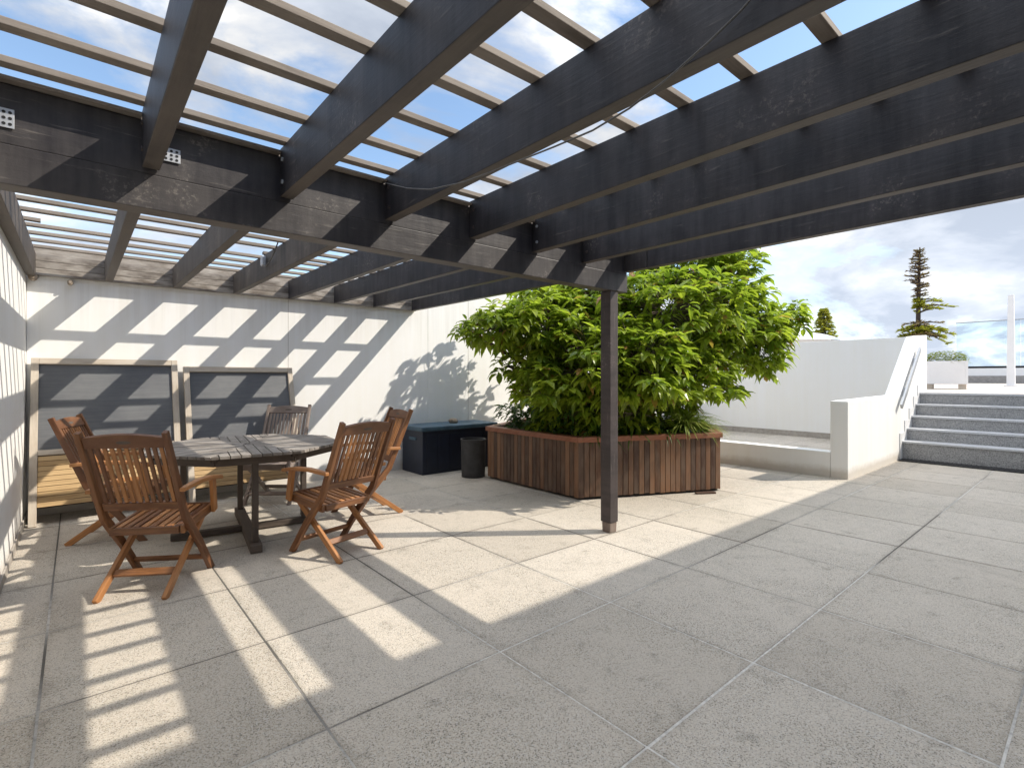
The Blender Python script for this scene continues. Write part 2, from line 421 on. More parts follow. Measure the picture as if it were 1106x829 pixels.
# house behind the camera (casts the foreground shade)
hs = thing('house', 'pale rendered house wall behind the pergola carrying the near rafter ends', 'house', (5, -1.2, 0))
mb = MB(); mb.box((-6, -7, -.3), (14.6, -1.2, 4.92)); mb.build('wall', M['house'], hs)
mb = MB(); mb.box((-6.04, -7.04, 4.921), (14.64, -1.17, 5.0)); mb.build('coping', M['kerb_grey'], hs)
for x in (1.0, 5.0, 9.0):
    mb = MB(); mb.box((x, -1.199, .05), (x+1.8, -1.165, 2.15)); f = mb.build('window', M['white_gloss'], hs, .004)
    mb = MB(); mb.box((x+.06, -1.164, .12), (x+.87, -1.158, 2.08)); mb.box((x+.93, -1.164, .12), (x+1.74, -1.158, 2.08)); mb.build('pane', M['window_glass'], f)

# ------------------------------------------------------------------ pergola
pg = thing('pergola', 'dark stained timber pergola with deep rafters and thin battens over the terrace', 'pergola', (3.56, 2.86, 0))
BY0, BY1 = 2.795, 2.905; BZ0, BZ1 = 2.105, 2.50
mb = MB()
mb.box((WX+.005, BY0, BZ0), (3.735, BY1, 2.262)); mb.box((WX+.006, BY0+.004, 2.2625), (3.735, BY1-.002, BZ1))
beam = mb.build('main_beam', M['beam'], pg, .004)
RX = [.22, .80, 1.39, 2.005, 2.58, 3.13, 3.69]; RW = .066
far_rise = .018
for k, x in enumerate(RX):
    zb, zt = 2.285, 2.531 if k < 5 else 2.565
    zm, hh = (zb+zt)/2, zt-zb
    mb = MB(); ye = 2.556 if k == 6 else BY0-.002
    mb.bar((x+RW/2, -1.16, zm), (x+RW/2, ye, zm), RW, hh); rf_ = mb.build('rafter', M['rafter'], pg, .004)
    if k == 6:
        mb = MB(); mb.bar((x+RW/2-.006, 2.5595, zm-.004), (x+RW/2-.006, BY0-.002, zm-.004), RW, hh-.006); mb.build('splice_block', M['beam'], rf_, .004)
    for dz in (-.06, .055):
        mb = MB(); mb.tube([(x-.0005, BY0-.055, zm+dz), (x-.007, BY0-.055, zm+dz)], .011, 8)
        mb.build('bolt', M['galv'] if k % 3 == 1 else M['post'], rf_)
for k, x in enumerate(RX):
    mb = MB(); x2 = x+.02*(k/6.)
    mb.bar((x+RW/2, BY1+.002, 2.415), (x2+RW/2+ (.08 if k==6 else .04*k/6), WY-.056, 2.46), RW, .23)
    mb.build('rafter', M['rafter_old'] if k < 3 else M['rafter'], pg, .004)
mb = MB(); mb.bar((WX+.036, BY1+.002, 2.418), (WX+.036, WY-.056, 2.443), .07, .226)
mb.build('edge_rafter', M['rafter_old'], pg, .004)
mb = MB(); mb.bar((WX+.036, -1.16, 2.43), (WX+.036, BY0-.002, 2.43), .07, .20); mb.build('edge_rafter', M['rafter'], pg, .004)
# wall plate along the back wall, made of boards
mb = MB()
for z in (2.345, 2.415, 2.485, 2.548): mb.box((WX+.01, WY-.054, z), (3.87, WY-.003, z+.0675))
mb.build('wall_plate', M['plate'], pg, .003)
BW, BH = .055, .026
near = [2.712, 2.425, 2.09, 1.75, 1.49, 1.21, .925, .64, .36, .07, -.21, -.5, -.78]
for y in near:
    mb = MB(); x1 = RX[4]+RW if y < 2.6 else 3.76
    mb.bar((WX-.05, y+random.uniform(-.006, .006), 2.5315+BH/2), (x1+random.uniform(.0, .03), y+random.uniform(-.006, .006), 2.5315+BH/2), BW, BH); mb.build('batten', M['batten'], pg, .002)
for y in (2.93, 3.24, 3.55, 3.86, 4.17, 4.48, 4.79, 5.10, 5.40, 5.62, 5.93, 6.25, 6.562):
    z = 2.532+(y-BY1)/(WY-BY1)*.045
    mb = MB(); x0 = RX[2] if y == 5.40 else WX-.05
    mb.bar((x0, y, z+BH/2), (3.80+random.uniform(0, .04), y+random.uniform(-.008, .008), z+BH/2), BW, BH); mb.build('batten', M['batten'], pg, .002)
mb = MB(); mb.bar((WX-.05, 5.40, 2.573), (WX+.16, 5.41, 2.571), BW, BH); mb.build('batten', M['batten'], pg, .002)
cap = MB(); xs = [WX+.075] + [v for x in RX for v in (x-.001, x+RW+.001)] + [3.735]
for k in range(0, len(xs), 2):
    if xs[k+1]-xs[k] > .04: cap.box((xs[k], BY0-.036, BZ1+.0015), (xs[k+1], BY1+.03, BZ1+.016))
cap.build('beam_cap', M['batten'], pg, .002)
# post
mb = MB(); mb.bar((3.56, 2.857, .09), (3.56, 2.857, BZ0-.002), .108, .108, (0,1,0))
post = mb.build('post', M['post'], pg, .006)
mb = MB(); mb.bar((3.56, 2.857, .0), (3.56, 2.857, .089), .088, .088, (0,1,0), taper=1.08); mb.build('post_foot', M['teak_grey'], post, .008)
mb = MB(); mb.bar((3.68, 2.85, 2.27), (3.755, 2.85, 2.27), .10, .19); 
# nail plates
def nailplate(p, w, h):
    mb = MB(); mb.box((p.x-w/2, BY0-.004, p.z-h/2), (p.x+w/2, BY0-.0005, p.z+h/2)); o = mb.build('nail_plate', M['galv'], beam, .001)
    h2 = MB()
    for i in range(3):
        for j in range(3):
            cx, cz = p.x+(i-1)*w*.3, p.z+(j-1)*h*.3
            h2.tube([(cx, BY0-.0055, cz), (cx, BY0-.0042, cz)], .006, 8)
    h2.build('nail_hole', M['black'], o)
nailplate(at_depth(0, 127, at_x(0, 127, -.22).y*0 + 1.98*1.0), .07, .09) if False else None
def on_y(u, v, y):
    d = at_depth(u, v, 1.0); k = y/d.y; return Vector((d.x*k, y, HC+(d.z-HC)*k))
nailplate(on_y(4, 127, BY0), .06, .075); nailplate(on_y(185, 168, BY0), .07, .062)
# cable sagging under the third rafter
cpts = [(413, 197), (440, 203.5), (465, 204.5), (500, 197), (530, 186), (560, 174), (600, 158), (640, 141), (680, 117), (720, 86), (765, 46), (800, 12), (870, -70)]
mb = MB(); mb.tube([at_x(u, v, RX[2]-.02) for u, v in cpts], .0034, 6); tag(mb.build('power_cable', M['cable'], None, 0, True), 'thin grey cable sagging along the underside of a near rafter', 'cable')
# small junction lamp with cable under a far rafter
p = at_x(285, 282, RX[2]-.012)
lp = thing('junction_box', 'small grey junction box with a loose cable on a rafter over the table', 'junction box', p)
mb = MB(); mb.box((p.x-.024, p.y-.035, p.z-.045), (p.x+.011, p.y+.035, p.z+.045)); mb.build('housing', M['galv'], lp, .006)
mb = MB(); q = p+Vector((-.01, -.03, -.045)); mb.tube([q, q+Vector((0, -.06, -.02)), q+Vector((0, -.2, .0)), q+Vector((0, -.35, .06)), q+Vector((0, -.5, .15))], .006, 6); mb.build('cable', M['cable'], lp)
# round conduit end and hook under the wall plate
for u, v, lab, nm in ((28, 298, 'round grey pipe stub in the upper left corner of the walls', 'pipe_stub'), (76, 305, 'rusty bolt head sticking out just below the weathered wall plate', 'bolt')):
    p = on_y(u, v, WY-.05); mb = MB(); r = .035 if u < 50 else .024
    if u < 50: p.x = WX+.05
    mb.tube([(p.x, WY-.004, p.z), (p.x, WY-.075, p.z)], r, 14); mb.tube([(p.x, WY-.0755, p.z), (p.x, WY-.09, p.z)], r*.6, 10)
    tag(mb.build(nm, M['stone'], None, .003), lab, nm.replace('_', ' '))

# ------------------------------------------------------------------ leaning screen panels on the back wall
def panel(x0, x1, ztop, label):
    th = thing('screen_panel', label, 'panel', (x0, 6.4, 0), 'screen panels against the back wall')
    # leaning plane : y = 6.30 at z=0 to 6.755 at z=1.6
    yb, yt = 6.31, 6.745
    e = Vector((0, yt-yb, ztop)); L = e.length; e.normalize(); n = Vector((0, -e.z, e.y)); X = Vector((1,0,0))
    def P3(x, s, d=0): return Vector((x, yb, 0)) + e*s + n*d
    def lbar(name, x_a, s_a, x_b, s_b, w, t, mat, d=0, horiz=False):
        mb = MB(); mb.bar(P3(x_a, s_a, d), P3(x_b, s_b, d), w, t, n); return mb.build(name, mat, th, .003)
    lbar('jamb', x0+.028, 0.0, x0+.028, L, .056, .05, M['frame_wood']); lbar('jamb', x1-.028, 0.1, x1-.028, L, .056, .05, M['frame_wood'])
    lbar('head_rail', x0+.057, L-.03, x1-.057, L-.03, .06, .046, M['frame_wood'])
    smid = L*.42
    lbar('mid_rail', x0+.057, smid, x1-.057, smid, .05, .044, M['frame_wood'])
    mb = MB(); mb.bar(P3((x0+x1)/2, smid+.026, -.008), P3((x0+x1)/2, L-.061, -.008), x1-x0-.112, .012, n); mb.build('mesh_screen', M['screen'], th)
    mb = MB(); s = .17
    while s < smid-.04:
        mb.bar(P3(x0+.058, s+.02, .004), P3(x1-.058, s+.02, .004), .043, .02, n); s += .047
    mb.build('slat_board', M['slat_pine'], th, .002)
    mb = MB(); mb.bar(P3((x0+x1)/2, .16, -.014), P3((x0+x1)/2, smid-.02, -.014), x1-x0-.114, .008, n); mb.build('backing', M['table_under'], th)
    return th
panel(-.335, .848, 1.535, 'timber-framed panel of grey mesh and yellow slats leaning nearest the left corner')
panel(.905, 2.072, 1.47, 'second mesh-and-slat panel, the one right behind the grey chair at the table')

# ------------------------------------------------------------------ storage box, stone, bin
bx = thing('storage_box', 'navy garden storage chest with dusty blue lid against the back wall', 'storage box', (4.2, 6.42, 0))
BX0, BX1, BYA, BYB = 3.61, 4.95, 6.14, 6.75
mb = MB(); mb.box((BX0+.02, BYA+.02, .0), (BX1-.02, BYB-.02, .60))
for k in range(6): 
    mb.box((BX0+.08+k*.2, BYA+.012, .05), (BX0+.24+k*.2, BYA+.0195, .55))
mb.build('body', M['box_body'], bx, .012)
mb = MB(); mb.box((BX0, BYA, .601), (BX1, BYB, .665)); mb.build('lid', M['box_lid'], bx, .014)
mb = MB(); mb.box((BX0+.006, 6.33, .47), (BX0+.0195, 6.52, .51)); mb.build('handle', M['box_lid'], bx, .004)
p = at_z(490, 456.5, .667)
mb = MB(); rr = random.Random(3)
prof = [(.0, .0), (.05, .0), (.066, .02), (.066, .045), (.048, .068), (.0, .075)]
mb.lathe(prof, (p.x, p.y, .666), 14)
mb.v = [(x+.012*math.sin(9*y+40*z), y+.01*math.sin(31*x), z) for x, y, z in mb.v]
tag(mb.build('round_stone', M['stone'], None, 0, True), 'rounded grey-brown stone lying on the blue chest lid', 'stone')
p = Vector((4.13, 5.66, 0))
bn = thing('waste_bin', 'open charcoal cylinder bin standing between the chest and the planter', 'bin', p)
mb = MB(); mb.lathe([(.0, .004), (.158, .004), (.16, .01), (.172, .49), (.176, .5), (.176, .515), (.160, .515), (.15, .03), (.0, .03)], p, 36); mb.build('bin_body', M['bin'], bn, 0, True).modifiers.new('es', 'EDGE_SPLIT').split_angle = math.radians(40)

# ------------------------------------------------------------------ planter
PL = [(4.205, 5.44), (4.19, 3.79), (5.845, 3.02), (6.95, 3.86), (7.05, 5.5), (5.7, 6.25)]
PH = .70
pl = thing('timber_planter', 'large angular planter clad in dark vertical boards with red-brown rim', 'planter', (5.6, 4.6, 0))
cen = Vector((5.7, 4.6, 0))
def inset(poly, d):
    out = []; n = len(poly)
    for i in range(n):
        a, b, c = Vector(poly[i-1]), Vector(poly[i]), Vector(poly[(i+1) % n])
        n1 = Vector((-(b-a).y, (b-a).x)).normalized(); n2 = Vector((-(c-b).y, (c-b).x)).normalized()
        k = (n1+n2); k = k/(1+n1.dot(n2)); out.append(b+k*d)
    return out
ccw = PL  # order check
area = sum(PL[i-1][0]*PL[i][1]-PL[i][0]*PL[i-1][1] for i in range(len(PL)))
sg = 1 if area > 0 else -1
inn = inset(PL, .03*sg)
mb = MB()
for i in range(len(PL)):
    a, b = Vector((*PL[i], 0)), Vector((*PL[(i+1) % len(PL)], 0))
    d = (b-a); L = d.length; d.normalize(); nrm = Vector((d.y, -d.x, 0))*sg
    nb = max(3, round(L/.068)); w = L/nb
    for k in range(nb):
        c = a+d*(w*(k+.5)) - nrm*.012
        zz = .028+random.uniform(-.006, .006)
        mb.bar(c+Vector((0,0,zz)), c+Vector((0,0,PH-.062)), w-.006, .022, nrm)
mb.build('cladding_board', M['plank'], pl, .003)
mb = MB(); mb.prism([(p.x, p.y) for p in (inn if sg > 0 else inn[::-1])], .012, .60); mb.build('liner', M['black'], pl)
out_ = inset(PL, -.025*sg); inn2 = inset(PL, .10*sg)
mb = MB()
for i in range(len(PL)):
    j = (i+1) % len(PL); q = [out_[i], out_[j], inn2[j], inn2[i]]
    if sg < 0: q = q[::-1]
    c = sum((Vector(x) for x in q), Vector((0,0)))/4
    q = [c+(Vector(x)-c)*.9985 for x in q]
    mb.prism([(x.x, x.y) for x in q], PH-.062, PH-.004)
mb.build('rim_board', M['rim'], pl, .005)
mb = MB(); so = inset(PL, .06*sg); n0 = len(so)
mb.prism([(x.x, x.y) for x in (so if sg > 0 else so[::-1])], .601, .635); mb.build('soil', M['soil'], pl)
mb = MB(); p = at_z(766, 533, 0.0); d = (Vector((*PL[2], 0))-Vector((*PL[1], 0))).normalized()
mb.bar(p-d*.15+Vector((0, .03, .012)), p+d*.08+Vector((0, -.0, .012)), .05, .02); mb.build('foot_block', M['plank'], pl, .003)

# ------------------------------------------------------------------ leaves and tree
def leaf(mb, base, dirv, up, L, W, droop, rnd):
    d = dirv.normalized(); s = d.cross(up)
    if s.length < 1e-3: s = Vector((1,0,0))
    s.normalize(); n = s.cross(d)
    p0 = base; g = Vector((0,0,-1))
    p1 = base + d*L*.33 + g*droop*L*.06; p2 = base+d*L*.68 + g*droop*L*.26; p3 = base+d*L*.94 + g*droop*L*.58
    f = n*W*.22
    V = [p0, p1, p2, p3, p1+s*W*.46+f, p2+s*W*.42+f*.8, p1-s*W*.46+f, p2-s*W*.42+f*.8]
    mb.add(V, [(0, 1, 4), (1, 2, 5, 4), (2, 3, 5), (0, 6, 1), (1, 6, 7, 2), (2, 7, 3)], [[(0,0)]*3, [(0,0)]*4, [(0,0)]*3]*2, rnd)

rt = random.Random(11)
_ip = inset(PL, .12*sg)
def inside(x, y):
    c = False
    for i in range(len(_ip)):
        a, b = _ip[i-1], _ip[i]
        if (a.y > y) != (b.y > y) and x < (b.x-a.x)*(y-a.y)/(b.y-a.y)+a.x: c = not c
    return c
tr = thing('broadleaf_tree', 'bushy broadleaf tree with long drooping glossy leaves growing in the timber planter', 'tree', (5.35, 4.75, .63))
lobes = [(540,352,6.2,42,24,.45), (590,350,6.3,55,40,.7), (640,395,6.0,70,55,.7), (588,425,5.95,36,40,.5), (720,335,6.4,90,52,.8), (775,312,6.6,50,48,.7),
         (790,358,6.5,55,42,.7), (838,348,6.7,26,22,.4), (740,405,6.1,52,52,.7), (690,445,5.85,70,26,.5), (822,378,6.5,28,24,.4), (655,345,6.9,80,50,.8),
         (745,275,6.7,70,34,.6), (620,320,6.9,60,26,.5), (612,450,5.9,42,20,.4), (798,428,6.15,10,12,.15), (500,352,6.15,10,8,.2), (858,334,6.75,10,8,.2), (690,390,5.8,60,50,.5), (548,395,6.1,16,14,.2),
   (577,312,7.9,34,28,.45), (618,300,8.0,40,30,.5), (590,372,7.9,36,30,.45), (632,350,8.2,45,40,.5), (585,425,7.4,30,24,.4), (690,290,7.8,50,34,.6), (548,334,7.2,16,14,.25), (592,445,6.3,28,22,.4), (620,440,6.0,40,26,.5), (665,440,5.9,45,24,.5), (722,440,5.75,45,24,.45), (690,455,6.4,60,22,.5), (740,450,6.6,50,20,.4), (585,395,6.2,36,36,.5), (690,410,6.4,80,40,.7)]
crown = MB(); wood_ = MB()
root = Vector((5.30, 4.70, .60)); fork = [root+Vector((.05, 0, .35)), root+Vector((-.12, .1, .5)), root+Vector((.15, -.12, .45))]
for f in fork: wood_.tube([root, (root+f)/2+Vector((rt.uniform(-.03, .03), 0, 0)), f], [.075, .06, .05], 8)
tips = 0
for (u, v, F, ru, rv, rd) in lobes:
    if u > 730: F += .55
    c = at_depth(u, v, F); k = F/FPX
    f = min(fork, key=lambda q: (q-c).length)
    mid = f.lerp(c, .5) + Vector((rt.uniform(-.12, .12), rt.uniform(-.12, .12), rt.uniform(0, .15)))
    wood_.tube([f, mid, c], [.04, .028, .014], 6, False)
    vol = ru*k*rv*k*rd
    N = int(16 + 190*(ru*k*rv*k + rd*(ru+rv)*k*.5))
    if F > 7.3: N = int(N*.42)
    if ru < 20: N = 7
    for _ in range(N):
        th = rt.uniform(0, 2*math.pi); cz = rt.uniform(-1, 1); sr = math.sqrt(1-cz*cz); rr = rt.uniform(.25, 1.0)**.45 * rt.uniform(.85, 1.12)
        a = math.cos(th)*sr*rr; b = math.sin(th)*sr*rr; h = cz*rr
        R = a*ru*k; D = b*rd; p = c + Vector((R*AX[0]+D*AX[1], R*BX[0]+D*BX[1], h*rv*k))
        if p.x < 3.72 and p.z > 2.1: continue
        if (p.x-5.7)**2+(p.y-3.3)**2 < .16 and p.z < 1.05: continue
        if p.x < 3.45 or p.z < .74 or (p.z < 1.12 and not inside(p.x, p.y)): continue
        tips += 1
        wood_.tube([c.lerp(p, rt.uniform(.1, .5)), p+Vector((0, 0, .01))], [.006, .003], 3, False, 0.5)
        ctone = rt.random()
        outd = (p-c); outd.z *= .6
        if outd.length < .02: outd = Vector((rt.uniform(-1,1), rt.uniform(-1,1), 0))
        outd.normalize()
        nl = rt.randint(6, 10); ls = rt.choice((.75, .9, 1.0, 1.1, 1.25))
        for i in range(nl):
            an = 2*math.pi*(i*.382)+rt.uniform(-.3, .3)
            d = Vector((math.cos(an), math.sin(an), rt.uniform(-.55, .35))) + outd*.75
            leaf(crown, p + Vector((rt.uniform(-.03, .03), rt.uniform(-.03, .03), rt.uniform(-.05, .03))), d, Vector((rt.uniform(-.3, .3), rt.uniform(-.3, .3), 1)),
                 ls*rt.uniform(.11, .185), ls*rt.uniform(.054, .078), rt.uniform(.05, 1.05), min(.92, max(0, ctone*.55+rt.random()*.42)) if rt.random() > .03 else .98)
wood_.build('trunk', M['bark'], tr, 0, True)
crown.build('crown', M['leaf'], tr)

# under-planting
def strap_plant(name, label, cat, base, n, L, W, mat, rng, up=.7, group=None):
    mb = MB()
    for i in range(n):
        an = rng.uniform(0, 2*math.pi); l = L*rng.uniform(.6, 1.15); el = rng.uniform(.35, 1.2)*up
        d = Vector((math.cos(an), math.sin(an), 0)); s = Vector((-d.y, d.x, 0))
        b = base + d*rng.uniform(0, .04); pr = rng.random()
        pts = []
        for t in (0, .25, .5, .75, 1.0):
            pts.append(b + d*(l*t*math.cos(el*(1-t*.3))) + Vector((0,0, l*(math.sin(el)*t*1.25 - .75*t*t))))
        ws = [W*.6, W, W*.95, W*.6, .001]; V = []
        for q, w in zip(pts, ws): V += [q+s*w/2+Vector((0,0,w*.25)), q, q-s*w/2+Vector((0,0,w*.25))]
        Fc = []
        for i2 in range(4):
            for k in (0, 1): Fc.append((i2*3+k, i2*3+k+1, i2*3+k+4, i2*3+k+3))
        mb.add(V, Fc, [[(0,0)]*4]*8, pr)
    o = mb.build(name, mat); tag(o, label, cat, group); return o
rng = random.Random(5)
a, b = Vector((4.36, 5.30, .63)), Vector((4.38, 3.98, .63))
for k in range(5):
    p = a.lerp(b, (k+.3)/5)+Vector((rng.uniform(0, .1), 0, 0))
    lab = ['low dark fern at the far left end of the planter rim', 'dark fern spilling at the planter rim beside the blue chest end', 'dark fern in the middle of the planter left side', 'dark leafy fern left of the planter front corner', 'broad dark fern right at the planter front corner'][k]
    mb = MB()
    for i in range(150):
        an = rng.uniform(0, 6.28); r0 = rng.uniform(0, .20); q = p+Vector((r0*math.cos(an)+.06, r0*math.sin(an), rng.uniform(.03, .36)))
        leaf(mb, q, Vector((math.cos(an), math.sin(an), rng.uniform(-.2, .7))), Vector((0,0,1)), rng.uniform(.09, .17), rng.uniform(.03, .05), rng.uniform(.3, 1.2), rng.random()*.9)
    tag(mb.build('fern', M['fern'], None), lab, 'fern', 'ferns along the planter rim')
a, b = Vector((4.55, 3.80, .63)), Vector((5.35, 3.42, .63))
for k in range(3):
    p = a.lerp(b, k/2.); lab = ['dark strap-leaved plant directly behind the pergola post', 'strap-leaved plant trailing over the rim just right of the post', 'green strap-leaved plant left of the yellow spider plant'][k]
    strap_plant('strap_leaf_plant', lab, 'plant', p+Vector((.02, .05, .04)), 80, .42, .026, M['fern'], rng, .9, 'strap plants along the planter front')
strap_plant('spider_plant', 'yellow-green spider plant at the right end of the planter', 'plant', Vector((5.60, 3.36, .72)), 260, .46, .020, M['spider'], rng, 1.05)
strap_plant('spider_plant', 'pale spider plant with long arching runners over the right planter rim', 'plant', Vector((5.88, 3.38, .70)), 80, .50, .014, M['spider'], rng, .9)

# ------------------------------------------------------------------ folding chairs
def arc_prism(mb, x0, x1, y, z0, zend, rise, t, tilt):
    n = 10; poly = []
    for k in range(n+1):
        x = x0+(x1-x0)*k/n; poly.append((x, zend+rise*math.sin(math.pi*k/n)))
    poly = [(x0, z0), (x1, z0)] + poly[::-1]
    return poly
def make_chair():
    root = thing('folding_chair', 'x', 'chair', (0,0,0), 'folding garden chairs around the table')
    T = M['teak']
    knee, top, foot = Vector((0, -.105, .47)), Vector((0, -.345, 1.03)), Vector((0, .275, 0.0))
    bd = (top-knee).normalized(); bn = Vector((0, -bd.z, bd.y))
    for s in (-1, 1):
        mb = MB(); x = s*.257
        # one curved sawn piece : three joined segments as a polygon in the yz plane
        cl = [foot, Vector((0, .09, .245)), Vector((0, -.045, .40)), knee, Vector((0, -.225, .75)), top]
        w = [.046, .050, .056, .054, .046, .040]; Lf, Rt = [], []
        for i, p in enumerate(cl):
            t = (cl[min(i+1, 5)]-cl[max(i-1, 0)]).normalized(); nn = Vector((0, -t.z, t.y))
            if i == 0: nn = Vector((0, -1.3, 0))
            Lf.append(p+nn*w[i]/2); Rt.append(p-nn*w[i]/2)
        V = []; 
        for xx in (x-.017, x+.017): V += [Vector((xx, p.y, p.z)) for p in Lf] + [Vector((xx, p.y, p.z)) for p in Rt]
        F = []; U = []
        for i in range(5):
            F.append((i, i+1, 6+i+1, 6+i)); U.append([(i*.2, .0), (i*.2+.2, .0), (i*.2+.2, .05), (i*.2, .05)])
            F.append((12+i, 18+i, 18+i+1, 12+i+1)); U.append([(i*.2+3, 0), (i*.2+3, .05), (i*.2+3.2, .05), (i*.2+3.2, 0)])
            F.append((i, 12+i, 12+i+1, i+1)); U.append([(i*.2+5, 0), (i*.2+5, .05), (i*.2+5.2, .05), (i*.2+5.2, 0)])
            F.append((6+i, 6+i+1, 18+i+1, 18+i)); U.append([(i*.2+7, 0), (i*.2+7.2, 0), (i*.2+7.2, .05), (i*.2+7, .05)])
        F += [(0, 6, 18, 12), (5, 17, 23, 11)]; U += [[(0,0), (.05,0), (.05,.03), (0,.03)]]*2
        mb.add(V, F, U); mb.build('stile', T, root, .005, local=True)
        mb = MB(); mb.bar((s*.208, -.264, .0), (s*.208, .285, .415), .030, .046, (0, -1, 1)); mb.build('rear_leg', T, root, .005, local=True)
        # armrest, gently bowed
        mb = MB(); ap = [Vector((s*.290, -.21, .655)), Vector((s*.296, .0, .668)), Vector((s*.298, .17, .660)), Vector((s*.292, .335, .632))]
        V = []; wd = [.036, .050, .060, .054]
        for p, w_ in zip(ap, wd): V += [p+Vector((-w_/2, 0, -.014)), p+Vector((w_/2, 0, -.014)), p+Vector((w_/2, 0, .014)), p+Vector((-w_/2, 0, .014))]
        F = [(0, 1, 2, 3)[::-1], (12, 13, 14, 15)]
        U = [[(0,0), (.05,0), (.05,.02), (0,.02)]]*2
        for i in range(3):
            for k in range(4):
                F.append((i*4+k, i*4+(k+1) % 4, i*4+4+(k+1) % 4, i*4+4+k)); U.append([(i*.16, k*.05), (i*.16, k*.05+.05), (i*.16+.16, k*.05+.05), (i*.16+.16, k*.05)])
        mb.add(V, [f if j > 1 else f for j, f in enumerate(F)], U); mb.build('armrest', T, root, .006, local=True)
        mb = MB(); mb.bar((s*.262, .315, .395), (s*.278, .245, .645), .028, .056, (0, 1, 0)); mb.build('arm_support', T, root, .004, local=True)
    # backrest
    def bp(x, s, d=0): return Vector((x, knee.y, knee.z)) + bd*s + bn*d
    Mb = Matrix(((1, 0, 0, 0), (0, bd.y, bn.y, knee.y), (0, bd.z, bn.z, knee.z), (0, 0, 0, 1)))
    mb = MB()
    poly = arc_prism(mb, -.239, .239, 0, .505, .575, .022, .024, 0)
    mb.prism(poly, -.012, .012, Mb)
    mb.bar(bp(-.239, .085), bp(.239, .085), .024, .055, bd)
    ns = 11
    for k in range(ns):
        x = -.212+.424*k/(ns-1); mb.bar(bp(x, .113, 0), bp(x, .504, 0), .025, .014, bn)
    br = mb.build('backrest', T, root, .003, local=True)
    mb = MB(); el = [(.045*math.cos(t*math.pi/8), .545+.011*math.sin(t*math.pi/8)) for t in range(16)]
    mb.prism(el, -.0128, .0128, Mb); mb.build('hand_slot', M['table_under'], br, local=True)
    # seat
    sf, sb = Vector((0, .345, .435)), Vector((0, -.085, .395)); sd = (sf-sb).normalized()
    mb = MB()
    for s in (-1, 1): mb.bar(Vector((s*.228, sb.y, sb.z-.02)), Vector((s*.228, sf.y, sf.z-.02)), .026, .055)
    mb.bar((-.241, .352, .415), (.241, .352, .415), .024, .062); mb.bar((-.21, sb.y, sb.z-.02), (.21, sb.y, sb.z-.02), .024, .045)
    mb.bar((-.21, .13, .385), (.21, .13, .385), .03, .02)
    nsl = 8
    for k in range(nsl):
        x = -.19+.38*k/(nsl-1); mb.bar(Vector((x, sb.y+.014, sb.z-.002)), Vector((x, sf.y-.008, sf.z-.002)), .036, .014)
    mb.build('seat', T, root, .003, local=True)
    mb = MB(); mb.bar((-.192, -.105, .12), (.192, -.105, .12), .022, .045, (0, 1, 1)); mb.build('stretcher', T, root, .003, local=True)
    mb = MB(); mb.bar((-.239, .195, .105), (.239, .195, .105), .022, .04, (0, -1, 1)); mb.build('stretcher', T, root, .003, local=True)
    for o in root.children_recursive:
        for vv in o.data.vertices: vv.co.x *= .915
    return root
def place(o, x, y, face, label, sc_=1.0):
    o.location = (x, y, 0); o.rotation_euler = (0, 0, math.atan2(face[1], face[0])-math.pi/2); o['label'] = label; o.scale = (sc_, sc_, sc_)
TC = Vector((1.14, 4.94))
ch = make_chair()
c2 = copy_tree(ch); c3 = copy_tree(ch); c4 = copy_tree(ch); c5 = copy_tree(ch)
place(ch, .385, 4.06, (.535, .845), 'orange teak folding chair nearest the camera, its back turned to us at left')
place(c2, .25, 5.52, (.93, -.36), 'orange teak folding chair half hidden behind the nearest chair, by the left panel')
place(c3, 1.70, 6.02, (-.62, -.78), 'silvery grey weathered folding chair on the far side of the table')
place(c4, 1.575, 3.93, (-.26, .965), 'orange teak folding chair in front of the table right side, its arm towards us')
place(c5, 2.23, 4.82, (-1, .05), 'orange teak folding chair on the right of the table, nearest the blue chest')
for o in c3.children_recursive:
    if o.type == 'MESH' and o.name.split('.')[0] != 'hand_slot':
        o.data = o.data.copy(); o.data.materials[0] = M['teak_grey']

